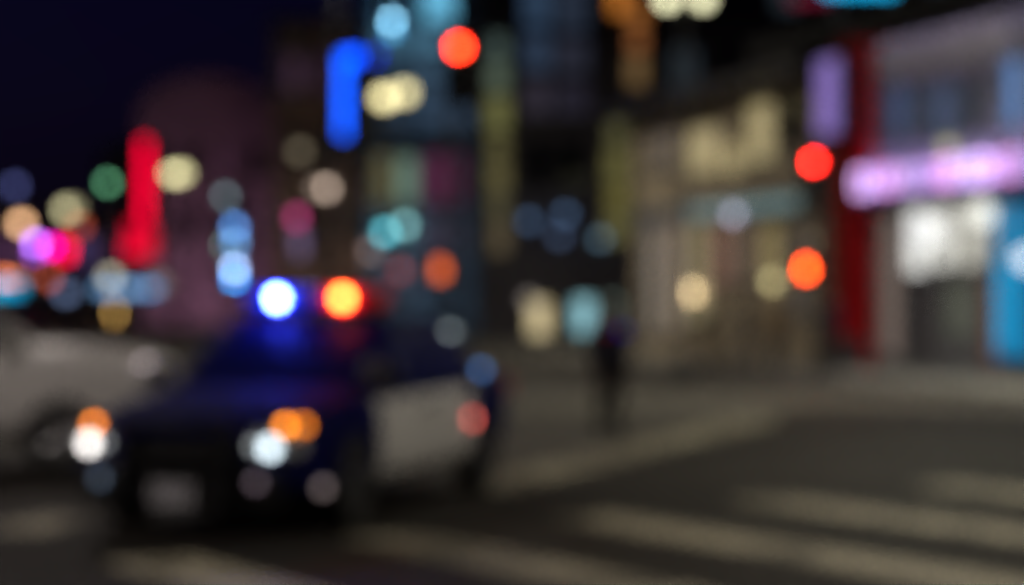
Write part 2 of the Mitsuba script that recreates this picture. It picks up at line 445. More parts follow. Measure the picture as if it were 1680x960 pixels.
# the pink sign: a light box with glowing tube figures that cannot be read
k = thing('pink_sign', 'long pink and violet lit shop sign along the right edge', 'sign', kind=None)
part(k, 'box', box(ru(1434), ru(1760), -0.5, -0.16, 4.06, 4.85, 0.04), 'sign_face', RM)
part(k, 'face', box(ru(1438), ru(1756), -0.515, -0.502, 4.1, 4.81), 'lamp_glass', RM, emit=dim((118, 74, 165), 0.6), weight=0.8)
part(k, 'wash_strip', box(ru(1430), ru(1750), -0.14, -0.10, 4.55, 4.59), 'lamp_glass', RM, emit=(2.2, 1.7, 3.6), weight=14.0)  # added strip hidden behind the sign to wash the wall violet
r = np.random.default_rng(4)
u = ru(1440)
i = 0
while u < ru(1750) - 0.5:
    w = 0.34 + 0.25 * r.random()
    colr = [(226, 182, 250), (205, 172, 255), (240, 160, 225), (200, 185, 255)][i % 4]
    e = dim(colr, 1.5 + 1.7 * (0.5 + 0.5 * math.sin(i * 0.9 + 1.2)) * (0.5 + r.random()))
    zc = 4.455
    hh = (0.27, 0.22, 0.27, 0.24)[i % 4]
    loop = sg.box(u + 0.06, zc - hh + 0.06, u + max(0.14, w - 0.06), zc + hh - 0.06).buffer(0.06)
    loop = loop.difference(loop.buffer(-0.055))
    part(k, 'tube_figure', slab(loop, -0.6, -0.55), 'lamp_glass', RM, emit=e)
    u += w + 0.1
    i += 1

k = thing('lavender_sign', 'tall lavender blade sign left of the red pillar', 'sign')
part(k, 'frame', box(ru(1386), ru(1424), -0.75, -0.30, rz(1405, 224), rz(1405, 96), 0.04), 'dark_metal', RM)
part(k, 'face', box(ru(1388), ru(1422), -0.765, -0.752, rz(1405, 222), rz(1405, 99)), 'lamp_glass', RM, emit=dim((140, 116, 195), 0.9))
part(k, 'bracket', box(ru(1402), ru(1408), -0.302, -0.252, rz(1405, 150), rz(1405, 145)), 'dark_metal', RM)

k = thing('blue_banner', 'blue glowing panel on the corner at the right edge of the frame', 'banner')
part(k, 'frame', box(ru(1648), ru(1720), -0.24, -0.05, 0.5, 3.75, 0.02), 'dark_metal', RM)
part(k, 'face', box(ru(1650), ru(1718), -0.255, -0.242, 0.55, 3.7), 'banner_face', RM, emit=dim((10, 112, 162), 0.8))
part(k, 'bright_strip', box(ru(1654), ru(1672), -0.275, -0.257, 0.8, 2.5), 'banner_face', RM, emit=dim((20, 160, 215), 0.9))


def globe_lamp(stem, px, py, depth, r, col, label, group=None, arm=0.25, k=1.0, squash=(1, 1, 1), cat_='lamp'):
    """A wall or soffit lamp: canopy plate, short arm and a glowing globe."""
    r *= 1.3
    p = at(px, py, depth)
    t = thing(stem, label, cat_, group)
    part(t, 'arm', rod(p + [0, r * 0.6, 0], p + [0, r + arm, r * 0.8], r * 0.22), 'dark_metal')
    part(t, 'globe', ball(p, r, (1, 1, 1)), 'globe_glass', smooth=True, emit=glow(col, depth, 2 * r, round_=True, k=k))
    return t


globe_lamp('interior_lamp', 1516, 378, rdepth(1516) - 0.5, 0.27, (225, 226, 226), 'large white shop lamp under the pink sign, left of two', 'white shop lamps', k=1.0)
globe_lamp('interior_lamp', 1610, 350, rdepth(1610) - 0.9, 0.20, (205, 205, 196), 'white shop lamp under the pink sign, right of two', 'white shop lamps')
globe_lamp('wall_lamp', 1131, 480, rdepth(1131) - 0.3, 0.17, (226, 196, 146), 'warm cream lamp on the beige building at shop door height')
globe_lamp('wall_lamp', 1267, 462, rdepth(1267) - 0.3, 0.12, (122, 114, 80), 'dim olive lamp left of the orange hand signal')
globe_lamp('wall_lamp', 1204, 352, rdepth(1204) - 0.5, 0.12, (100, 100, 114), 'bluish grey lamp over the beige shopfront')
globe_lamp('wall_lamp', 1340, 395, rdepth(1340) - 0.5, 0.12, (64, 56, 42), 'very dim brown lamp just above the orange hand signal')
globe_lamp('wall_lamp', 1555, 243, rdepth(1555) - 0.7, 0.11, (92, 92, 58), 'dim olive lamp on top of the pink sign')
globe_lamp('wall_lamp', 1684, 425, rdepth(1680) - 0.6, 0.16, (190, 200, 210), 'white lamp at the right edge above the blue panel foot', k=0.9)
for px, py, c, lab in ((868, 363, (30, 44, 62), 'leftmost faint blue lamp in the dark entrance'), (928, 352, (30, 44, 62), 'middle faint blue lamp in the dark entrance'),
                       (918, 388, (26, 36, 52), 'lowest faint blue lamp in the dark entrance'), (985, 392, (34, 50, 60), 'faint teal lamp beside the right olive strip')):
    globe_lamp('entrance_lamp', px, py, D4 - 0.5, 0.15, c, lab)
globe_lamp('entrance_lamp', 868, 492, D4 - 0.6, 0.15, (52, 48, 46), 'dim grey lamp left of the warm lit window')
globe_lamp('tower_lamp', 632, 381, D3 - 0.6, 0.18, (62, 136, 146), 'teal lamp at the foot of the tower, left of two', 'teal tower lamps')
globe_lamp('tower_lamp', 664, 370, D3 - 0.6, 0.18, (84, 124, 124), 'paler teal lamp at the foot of the tower, right of two', 'teal tower lamps')
globe_lamp('tower_lamp', 606, 412, D3 - 0.6, 0.18, (72, 58, 54), 'dim pinkish lamp below the teal lamps')
globe_lamp('tower_lamp', 655, 444, D3 - 0.6, 0.18, (84, 34, 34), 'dim red lamp low on the tower')
globe_lamp('tower_lamp', 643, 34, D3 - 0.6, 0.15, (112, 168, 196), 'pale cyan lamp left of the cyan panel, upper of two', 'pale cyan lamps')
globe_lamp('tower_lamp', 643, 51, D3 - 0.6, 0.12, (34, 80, 108), 'pale cyan lamp left of the cyan panel, lower of two', 'pale cyan lamps')
t = thing('cyan_sign', 'broad cyan lit panel high on the tower behind the red signal', 'sign')
part(t, 'frame', box(X(692, D3), X(748, D3), -0.3, -0.05, Z(38, D3), Z(-60, D3), 0.04), 'dark_metal', flat_frame(D3))
part(t, 'face', box(X(694, D3), X(746, D3), -0.315, -0.302, Z(36, D3), Z(-58, D3)), 'lamp_glass', flat_frame(D3), emit=dim((104, 186, 222), 0.95))


# ------------------------------------------------------------------ vertical signs and far shop signs
def blade_sign(stem, label, depth, segs, housing):
    """segs: (x0, x1, y0, y1, colour, gain) glowing faces in a housing (x0, x1, y0, y1), all on one plane at depth, on a post."""
    t = thing(stem, label, 'sign')
    M = flat_frame(depth)
    xa, xb, ya, yb = housing
    part(t, 'housing', box(X(xa, depth), X(xb, depth), 0, 0.35, Z(yb, depth), Z(ya, depth), 0.04), 'black_metal', M)
    part(t, 'post', box(X((xa + xb) / 2, depth) - 0.08, X((xa + xb) / 2, depth) + 0.08, 0.1, 0.26, 0, Z(yb, depth)), 'dark_metal', M)
    for x0, x1, y0, y1, c, g in segs:
        w, h = (x1 - x0) / F_PX * depth, (y1 - y0) / F_PX * depth
        part(t, 'face', box(X(x0, depth), X(x1, depth), -0.05, -0.003, Z(y1, depth), Z(y0, depth), 0.02), 'lamp_glass', M, emit=glow(c, depth, w, h, k=g))
    return t


blade_sign('blue_sign', 'tall glowing blue vertical sign left of the cream twin street lamp', 72,
           [(557, 570, 88, 224, (0, 84, 250), 1.05), (571, 590, 84, 104, (0, 74, 250), 0.8), (612, 622, 84, 100, (4, 18, 100), 1.0)], (552, 626, 78, 230))
blade_sign('red_sign', 'tall glowing red neon sign over a wider red marquee at left', 82,
           [(231, 244, 230, 362, (222, 0, 44), 0.9), (208, 250, 364, 392, (190, 0, 36), 0.65), (204, 246, 394, 420, (215, 0, 40), 0.8), (250, 256, 380, 424, (120, 20, 34), 0.4)], (200, 262, 224, 426))
blade_sign('pale_blue_sign', 'pale blue stacked vertical sign left of the blue police lamp', 80,
           [(364, 376, 316, 328, (62, 74, 78), 1.0), (379, 391, 366, 380, (66, 108, 168), 1.0), (380, 392, 392, 406, (72, 116, 160), 0.8), (366, 372, 396, 410, (64, 84, 78), 0.6),
            (379, 391, 434, 448, (150, 178, 226), 1.0), (379, 391, 456, 462, (20, 120, 196), 1.0)], (360, 396, 310, 466))
blade_sign('rose_sign', 'dim rose and violet vertical sign right of the blue police lamp', 84,
           [(480, 494, 348, 366, (112, 34, 72), 1.0), (484, 500, 380, 420, (66, 56, 78), 1.0)], (476, 504, 342, 428))

t = thing('neon_cluster', 'cluster of magenta, violet and red neon at the far left', 'sign')
DN = 86.0
MN = flat_frame(DN)
part(t, 'board', box(X(50, DN), X(124, DN), 0, 0.3, Z(438, DN), Z(390, DN), 0.03), 'black_metal', MN)
part(t, 'post', box(X(70, DN), X(74, DN), 0.08, 0.2, 0, Z(436, DN)), 'dark_metal', MN)
for x0, x1, y0, y1, c, g in ((54, 66, 394, 406, (150, 95, 220), 1.0), (78, 90, 398, 412, (190, 10, 150), 1.0), (100, 116, 398, 424, (225, 0, 40), 1.0), (52, 62, 410, 420, (120, 60, 150), 0.5)):
    part(t, 'neon_face', box(X(x0, DN), X(x1, DN), -0.06, -0.003, Z(y1, DN), Z(y0, DN), 0.02), 'lamp_glass', MN, emit=glow(c, DN, (x1 - x0) / F_PX * DN, (y1 - y0) / F_PX * DN, k=g))
t = thing('cyan_awning', 'cyan lit awning at the left edge above the white vehicle roof', 'awning')
part(t, 'canopy', box(X(-60, DN), X(46, DN), -0.9, 2.5, Z(478, DN), Z(462, DN), 0.05), 'dark_metal', MN)
part(t, 'light_face', box(X(-60, DN), X(46, DN), -0.95, -0.903, Z(482, DN), Z(464, DN)), 'lamp_glass', MN, emit=glow((0, 140, 184), DN, 2.7, 0.47, k=1.0))
part(t, 'post', box(X(40, DN), X(43, DN), 0.4, 0.5, 0, Z(478, DN)), 'dark_metal', MN)
t = thing('light_blue_fascia', 'pale blue lit shop fascia under the red neon sign', 'sign')
part(t, 'box', box(X(154, DN), X(262, DN), 0, 0.4, Z(484, DN), Z(464, DN), 0.03), 'dark_metal', MN)
for x0, x1, c in ((158, 186, (96, 138, 182)), (188, 216, (120, 158, 200)), (218, 258, (92, 140, 190))):
    part(t, 'light_face', box(X(x0, DN), X(x1, DN), -0.05, -0.003, Z(481, DN), Z(467, DN)), 'lamp_glass', MN, emit=glow(c, DN, 2.7, 0.36, k=0.75))
part(t, 'post', box(X(158, DN), X(161, DN), 0.1, 0.25, 0, Z(484, DN)), 'dark_metal', MN)
part(t, 'post', box(X(254, DN), X(257, DN), 0.1, 0.25, 0, Z(484, DN)), 'dark_metal', MN)


def post_lamp(stem, px, py, depth, r, col, label, group=None, heads=None, k=1.0, cat_='street lamp'):
    """A street lamp: tapered post with base, arms and globes. heads: pixel positions of the globes."""
    r *= 1.35
    heads = heads or [(px, py, 1.0)]
    t = thing(stem, label, cat_, group)
    base = at(px, py, depth)
    top = max(at(x, y, depth)[2] for x, y, _ in heads) + 0.25
    x0 = base[0] if len(heads) > 1 else base[0] + 0.9
    part(t, 'post', cat(rod([x0, depth + 0.1, 0], [x0, depth + 0.1, top], 0.1, 0.05), lathe([[0, 0], [0.2, 0], [0.2, 0.3], [0.12, 0.55], [0.1, 0.6], [0, 0.6]], (x0, depth + 0.1, 0.0))), 'dark_metal', smooth=40)
    for x, y, g in heads:
        p = at(x, y, depth)
        part(t, 'arm', rod([x0, depth + 0.1, top - 0.1], p + [0, 0.05, r * 0.9], 0.035), 'dark_metal')
        part(t, 'globe', ball(p, r), 'globe_glass', smooth=True, emit=glow(col, depth, 2 * r, round_=True, k=k * g))
        part(t, 'cap', lathe([[0, 0], [r * 0.9, 0], [r * 0.4, r * 0.35], [0, r * 0.4]], p + [0, 0, r * 0.8]), 'dark_metal')
    return t


post_lamp('street_lamp', 290, 285, 100, 0.22, (206, 198, 148), 'cream street lamp right of the red neon sign', heads=[(284, 285, 0.62), (298, 284, 0.5)])
post_lamp('street_lamp', 130, 372, 130, 0.28, (104, 38, 18), 'dull orange red street lamp right of the warm far left lamp')
post_lamp('street_lamp', 24, 305, 138, 0.28, (42, 46, 80), 'dim blue street lamp at the far left, higher than the warm one')
post_lamp('street_lamp', 113, 343, 140, 0.34, (176, 170, 130), 'cream street lamp left of the green signal', heads=[(110, 344, 0.8), (119, 341, 0.25)])
post_lamp('street_lamp', 35, 367, 138, 0.31, (208, 160, 118), 'warm street lamp at the far left above the violet neon')
post_lamp('street_lamp', 646, 156, 62, 0.19, (236, 222, 160), 'twin cream street lamp right of the tall blue sign', heads=[(630, 160, 0.85), (664, 152, 0.62)])
post_lamp('street_lamp', 533, 308, 97, 0.2, (150, 132, 118), 'greyish pink street lamp below the tall blue sign', heads=[(536, 309, 0.85), (522, 308, 0.25)])
post_lamp('street_lamp', 492, 248, 86, 0.2, (64, 58, 46), 'dim olive street lamp left of the tall blue sign')
post_lamp('street_lamp', 1124, -5, 42, 0.135, (222, 220, 176), 'twin cream street lamp at the top edge before the beige building', heads=[(1095, -4, 1.0), (1153, -4, 0.95)])
post_lamp('street_lamp', 181, 454, 92, 0.2, (120, 116, 100), 'low greyish cream lamp post before the pale blue fascia')
post_lamp('street_lamp', 10, 458, 92, 0.2, (200, 104, 50), 'low orange lamp post at the left edge before the cyan awning', heads=[(4, 458, 0.8), (24, 460, 0.5)])
post_lamp('street_lamp', 78, 456, 92, 0.2, (132, 56, 38), 'low dull red orange lamp post below the magenta neon')
post_lamp('street_lamp', 262, 465, 88, 0.2, (66, 64, 54), 'low dim grey lamp post right of the pale blue fascia')
post_lamp('street_lamp', 108, 480, 88, 0.2, (56, 68, 92), 'low dim blue grey lamp post left of the pale blue fascia')
t = thing('bollard_light', 'short amber lit bollard right of the white vehicle windscreen', 'bollard')
p = at(190, 514, 88)
part(t, 'post', rod([p[0], p[1], 0], [p[0], p[1], p[2] - 0.3], 0.14), 'dark_metal')
part(t, 'light', rod([p[0], p[1], p[2] - 0.298], [p[0], p[1], p[2] + 0.3], 0.16), 'lamp_glass', emit=glow((140, 108, 56), 88, 0.32, 0.6))
part(t, 'cap', lathe([[0, 0], [0.18, 0], [0.1, 0.1], [0, 0.12]], (p[0], p[1], p[2] + 0.303)), 'dark_metal')


# ------------------------------------------------------------------ street lamps that light the crossing (their heads hang above the frame)
def road_lamp(x, y, z, power, label, toward, col=(0.97, 0.94, 0.72), weight=25.0):
    t = thing('overhead_lamp', label, 'street lamp', 'tall street lamps over the crossing')
    d = np.array([toward[0] - x, toward[1] - y, 0.0])
    d /= np.linalg.norm(d)
    b = np.array([x, y, 0]) - d * 2.4
    part(t, 'pole', rod(b, b + [0, 0, z - 0.3], 0.11, 0.06), 'galvanised', smooth=40)
    part(t, 'arm', rod(b + [0, 0, z - 0.32], np.array([x, y, z + 0.1]) - d * 0.3, 0.05, 0.04), 'galvanised', smooth=40)
    M = frame([x, y, z], math.atan2(d[1], d[0]))
    part(t, 'head', box(-0.42, 0.42, -0.17, 0.17, 0.02, 0.2, 0.05), 'galvanised', M)
    lens = trimesh.Trimesh([[-0.35, -0.13, 0.012], [0.35, -0.13, 0.012], [0.35, 0.13, 0.012], [-0.35, 0.13, 0.012]], [[0, 2, 1], [0, 3, 2]])
    part(t, 'lens', lens, 'lamp_glass', M, emit=(np.array(col) * power * 1.13).tolist(), weight=weight)


road_lamp(7.4, 33.0, 9.5, 110, 'tall street lamp over the middle of the crossing', (0, 33))
road_lamp(-8.6, 34.0, 9.5, 70, 'tall street lamp over the left lanes behind the police car', (0, 34), (1.0, 0.88, 0.82))
road_lamp(10.0, 13.0, 8.5, 110, 'tall street lamp over the near crosswalk', (0, 13), (1.0, 0.90, 0.74))
road_lamp(-12.5, 12.0, 8.0, 120, 'tall street lamp left of the near lanes', (0, 14), (1.0, 0.88, 0.80))
road_lamp(-3.0, 58.0, 12.2, 90, 'tall street lamp in front of the dark building', (0, 60), (1.0, 0.92, 0.72))


def floodlight(x, y, aim, power, col, label):  # added lamps that brighten the far facades
    t = thing('floodlight', label, 'floodlight', 'added facade fill lamps')
    d = np.array(aim, float) - np.array([x, y, 0.42])
    d /= np.linalg.norm(d)
    part(t, 'base', box(x - 0.2, x + 0.2, y - 0.15, y + 0.15, 0.13, 0.2, 0.02), 'dark_metal')
    part(t, 'housing', lathe([[0, 0], [0.12, 0], [0.17, 0.16], [0.17, 0.2], [0.15, 0.2], [0.13, 0.1], [0, 0.1]], np.array([x, y, 0.30]), d), 'dark_metal')
    scene[t + '__beam'] = {'type': 'spot', 'to_world': T().look_at(origin=(np.array([x, y, 0.3]) + d * 0.22).tolist(), target=list(map(float, aim)), up=[0, 1, 0.01]),
                           'intensity': {'type': 'rgb', 'value': [float(v) * power for v in col]}, 'cutoff_angle': 75.0, 'beam_width': 30.0, 'sampling_weight': 6.0}


for xx, side in ((-20.5, 'left'), (-17.0, 'right')):
    floodlight(xx, D1 - 7.5, (xx, D1, 6.5), 3.1, (1.0, 0.70, 0.92), f'added low violet fill lamp at the {side} of the plum tinted building')
floodlight(-10.0, D2 - 7.5, (-10.0, D2, 6.5), 4.0, (1.0, 0.72, 0.62), 'added low warm fill lamp washing the brown brick building')
floodlight(-4.8, D3 - 6.5, (-4.8, D3, 7.5), 3.5, (0.45, 0.75, 1.0), 'added low blue fill lamp washing the glass tower')



# ------------------------------------------------------------------ traffic signals
def signal_head(t, p, lit, depth, face=(0, -1, 0), lens_r=0.1, glowc=None, k=1.0, lit_at=0):
    """A three-lens signal head whose lens number lit_at stands at p."""
    step = lens_r * 2 + 0.13
    top = p[2] + lit_at * step
    z1, z0 = top + lens_r + 0.11, top - 2 * step - lens_r - 0.11
    w = lens_r + 0.08
    hd = part(t, 'signal_head', box(p[0] - w, p[0] + w, p[1] + 0.012, p[1] + 0.26, z0, z1, 0.03), 'black_plastic')
    part(t, 'backplate', box(p[0] - w - 0.1, p[0] + w + 0.1, p[1] + 0.14, p[1] + 0.16, z0 - 0.1, z1 + 0.1, 0.008), 'black_plastic')
    for i, mname in enumerate(('red_lens', 'amber_lens', 'clear_lens')):
        q = np.array([p[0], p[1] + 0.01, top - i * step])
        on = i == lit_at
        part(hd, 'lens', disc(q, lens_r, face, 0.03), mname if on else 'black_plastic', emit=glow(glowc, depth, 2 * lens_r, round_=True, k=k) if on else None)
        a = np.linspace(math.radians(-20), math.radians(200), 14)
        ring = sg.Polygon([(math.cos(x) * (lens_r + 0.025), math.sin(x) * (lens_r + 0.025)) for x in a] + [(math.cos(x) * (lens_r + 0.012), math.sin(x) * (lens_r + 0.012)) for x in a[::-1]])
        vis = trimesh.creation.extrude_polygon(ring, 0.2, engine='earcut')
        v = vis.vertices.copy()
        vis.vertices = np.stack([v[:, 0] + q[0], q[1] - v[:, 2], v[:, 1] + q[2]], 1)
        part(hd, 'visor', vis, 'black_plastic')
    return z0, z1


HAND = shapely.union_all([sg.box(-0.05, -0.11, 0.05, 0.0), sg.box(-0.05, 0.0, -0.03, 0.07), sg.box(-0.024, 0.0, -0.004, 0.1), sg.box(0.002, 0.0, 0.022, 0.095), sg.box(0.028, 0.0, 0.046, 0.065),
                     sg.Polygon([(0.05, -0.09), (0.085, -0.01), (0.07, 0.005), (0.05, -0.04)])]).buffer(0.006)


def hand_signal(t, p, col, depth, k=1.0):
    part(t, 'hand_signal', box(p[0] - 0.22, p[0] + 0.22, p[1] + 0.012, p[1] + 0.2, p[2] - 0.22, p[2] + 0.22, 0.03), 'black_plastic')
    hk = [x for x in scene if x.startswith(t + '__hand_signal')][-1]
    m = trimesh.creation.extrude_polygon(HAND, 0.01, engine='earcut')
    v = m.vertices.copy()
    m.vertices = np.stack([v[:, 0] * 1.35 + p[0], p[1] + 0.01 - v[:, 2], v[:, 1] * 1.35 + p[2]], 1)
    m.fix_normals()
    part(hk, 'hand_symbol', m, 'amber_lens', emit=glow(col, depth, 0.17, 0.2, k=k))


def signal_pole(label, x, depth, top):
    t = thing('traffic_signal', label, 'traffic light')
    part(t, 'pole', cat(rod([x, depth + 0.45, 0.0], [x, depth + 0.45, top], 0.09, 0.07), lathe([[0, 0], [0.22, 0], [0.2, 0.25], [0.1, 0.4], [0, 0.4]], (x, depth + 0.45, 0))), 'dark_metal', smooth=40)
    part(t, 'cap', lathe([[0, 0], [0.09, 0], [0.07, 0.06], [0, 0.09]], (x, depth + 0.45, top + 0.002)), 'dark_metal')
    return t


def bracket(t, x, y, p, z):
    part(t, 'bracket', rod([x, y, z], [p[0], p[1] + 0.2, z], 0.03), 'dark_metal')


DA = 33.0
p = at(753, 78, DA)
t = signal_pole('red traffic light standing high beside the tower, behind the police car', X(738, DA), DA, 6.3)
z0, z1 = signal_head(t, p, 0, DA, glowc=(255, 92, 44), k=np.array([5.0, 1.3, 1.3]))
bracket(t, X(738, DA), DA + 0.45, p, z0 + 0.2)
bracket(t, X(738, DA), DA + 0.45, p, z1 - 0.2)
q = at(722, 441, DA)
hand_signal(t, q, (150, 62, 28), DA)
bracket(t, X(738, DA), DA + 0.45, q, q[2])
DB = 43.0
p = at(1335, 266, DB)
t = signal_pole('red traffic light with an orange hand signal before the red pillar', X(1349, DB), DB, 5.1)
z0, z1 = signal_head(t, p, 0, DB, glowc=(255, 54, 40), k=np.array([3.0, 1.1, 1.1]))
bracket(t, X(1349, DB), DB + 0.45, p, z0 + 0.2)
bracket(t, X(1349, DB), DB + 0.45, p, z1 - 0.2)
q = at(1322, 440, DB)
hand_signal(t, q, (255, 96, 24), DB, np.array([2.0, 1.1, 1.1]))
bracket(t, X(1349, DB), DB + 0.45, q, q[2])
DC = 72.0
p = at(177, 300, DC)
t = signal_pole('far green traffic light left of the red neon sign', X(192, DC), DC, 7.2)
z0, z1 = signal_head(t, p, 2, DC, glowc=(58, 106, 76), lens_r=0.16, lit_at=2)
bracket(t, X(192, DC), DC + 0.45, p, z0 + 0.2)
bracket(t, X(192, DC), DC + 0.45, p, z1 - 0.2)


# ------------------------------------------------------------------ vehicles
def skin_panel(fn, nu, nv, inward, thick=0.012):
    """A curved panel from fn(u, v), u and v in 0..1, given a thickness along -inward."""
    U, V = np.meshgrid(np.linspace(0, 1, nu), np.linspace(0, 1, nv), indexing='ij')
    P = np.array([fn(a, b) for a, b in zip(U.ravel(), V.ravel())])
    Q = P + np.asarray(inward, float) * thick
    n = nu * nv
    f = []
    idx = np.arange(n).reshape(nu, nv)
    for i in range(nu - 1):
        for j in range(nv - 1):
            a, b, c, d = idx[i, j], idx[i + 1, j], idx[i + 1, j + 1], idx[i, j + 1]
            f += [[a, b, c], [a, c, d], [a + n, c + n, b + n], [a + n, d + n, c + n]]
    rim = list(idx[:, 0]) + list(idx[-1, 1:]) + list(idx[-2::-1, -1]) + list(idx[0, -2:0:-1])
    for a, b in zip(rim, rim[1:] + rim[:1]):
        f += [[a, a + n, b], [b, a + n, b + n]]
    m = trimesh.Trimesh(np.vstack([P, Q]), f, process=False)
    m.fix_normals()
    return m


class Car:
    """A car's surfaces in its own frame: x forward, y left, z up."""
    N = 4.5

    def __init__(s, xs, ws, bot, top, gx, ghw, gz):
        s.xs, s.ws, s.bot, s.top = (np.array(v, float) for v in (xs, ws, bot, top))
        s.gx, s.ghw, s.gz = gx, ghw, gz          # greenhouse: (front low, front high, rear low, rear high), (half width low, high), (z low, z high)

    def at(s, x):
        return np.interp(x, s.xs, s.ws), np.interp(x, s.xs, s.bot), np.interp(x, s.xs, s.top)

    def side(s, x, z):
        w, b, t = s.at(x)
        q = min(0.999, abs((z - (b + t) / 2) / ((t - b) / 2)))
        return w * (1 - q ** s.N) ** (1 / s.N)

    def body(s, wheels, r):
        x = np.linspace(s.xs[0], s.xs[-1], 60)
        a = np.linspace(0, 2 * np.pi, 48, endpoint=False)
        ca, sa = np.cos(a), np.sin(a)
        e = 2 / s.N
        rings = []
        for v in x:
            w, b, t = s.at(v)
            rings.append(np.stack([np.full(48, v), w * np.sign(ca) * abs(ca) ** e, (b + t) / 2 + (t - b) / 2 * np.sign(sa) * abs(sa) ** e], 1))
        m = loft(rings)
        man = m3.Manifold(m3.Mesh(np.asarray(m.vertices, np.float32), np.asarray(m.faces, np.uint32)))
        for wx in wheels:
            for sgn in (-1, 1):
                c = m3.Manifold.cylinder(0.5, r, r, 40).rotate([90, 0, 0]).translate([wx, 0.25 + (0.62 if sgn > 0 else -0.62) + 0.0, r * 0.86])
                man = man - c
        return tri(man)

    def g(s, t):
        xf, xr = s.gx[0] + (s.gx[1] - s.gx[0]) * t, s.gx[2] + (s.gx[3] - s.gx[2]) * t
        bulge = 0.04 * math.sin(math.pi * t)
        return (xf + xr) / 2, (xf - xr) / 2 + bulge, s.ghw[0] + (s.ghw[1] - s.ghw[0]) * t + bulge * 0.7, s.gz[0] + (s.gz[1] - s.gz[0]) * t

    def cabin(s):
        rings = []
        a = np.linspace(0, 2 * np.pi, 64, endpoint=False)
        ca, sa = np.cos(a), np.sin(a)
        for t in (0, 0.15, 0.3, 0.5, 0.7, 0.85, 0.94, 1.0):
            xc, ax, b, z = s.g(t)
            shrink = {0.94: 0.985, 1.0: 0.93}.get(t, 1.0)
            rings.append(np.stack([xc + ax * shrink * np.sign(ca) * abs(ca) ** 0.34, b * shrink * np.sign(sa) * abs(sa) ** 0.34, np.full(64, z)], 1))
        return loft(rings)

    def glass_y(s, x, t, off=0.008):
        xc, ax, b, z = s.g(t)
        q = min(0.9995, abs((x - xc) / ax))
        return b * (1 - q ** 5.88) ** (1 / 5.88) + off, z

    def glass_x(s, y, t, front, off=0.008):
        xc, ax, b, z = s.g(t)
        q = min(0.9995, abs(y / b))
        v = ax * (1 - q ** 5.88) ** (1 / 5.88) + off
        return xc + (v if front else -v), z


def loft(rings):
    n = len(rings[0])
    v = np.vstack(rings + [rings[0].mean(0)[None], rings[-1].mean(0)[None]])
    f = []
    for i in range(len(rings) - 1):
        for j in range(n):
            a, b = i * n + j, i * n + (j + 1) % n
            f += [[a, b, b + n], [a, b + n, a + n]]
    c0, c1 = len(v) - 2, len(v) - 1
    for j in range(n):
        f += [[c0, (j + 1) % n, j], [c1, (len(rings) - 1) * n + j, (len(rings) - 1) * n + (j + 1) % n]]
    m = trimesh.Trimesh(v, f, process=False)
    m.fix_normals()
    return m


def wheel(t, M, x, y, r, out):
    """A wheel > tyre, rim; out: +1 on the left side of the car."""
    ax = (0, out, 0)
    w = part(t, 'wheel', None, None)
    part(w, 'tyre', lathe([[r * 0.62, -0.1], [r * 0.95, -0.11], [r, -0.08], [r, 0.08], [r * 0.95, 0.11], [r * 0.62, 0.1], [r * 0.62, -0.1]], (x, y, r), ax, 36), 'rubber', M, smooth=40)
    rim = [lathe([[0, 0.0], [r * 0.2, 0.02], [r * 0.2, -0.05], [0, -0.05]], (x, y + out * 0.06, r), ax, 24), lathe([[r * 0.52, -0.09], [r * 0.617, -0.09], [r * 0.617, 0.1], [r * 0.55, 0.1], [r * 0.52, -0.09]], (x, y, r), ax, 36)]
    for k_ in range(5):
        a = 2 * math.pi * k_ / 5
        d = np.array([math.cos(a), 0, math.sin(a)])
        c = np.array([x, y + out * 0.05, r])
        rim.append(rod(c + d * r * 0.12, c + d * r * 0.55, 0.035, 0.045, 8))
    part(w, 'rim', cat(*rim), 'steel_rim', M, smooth=30)


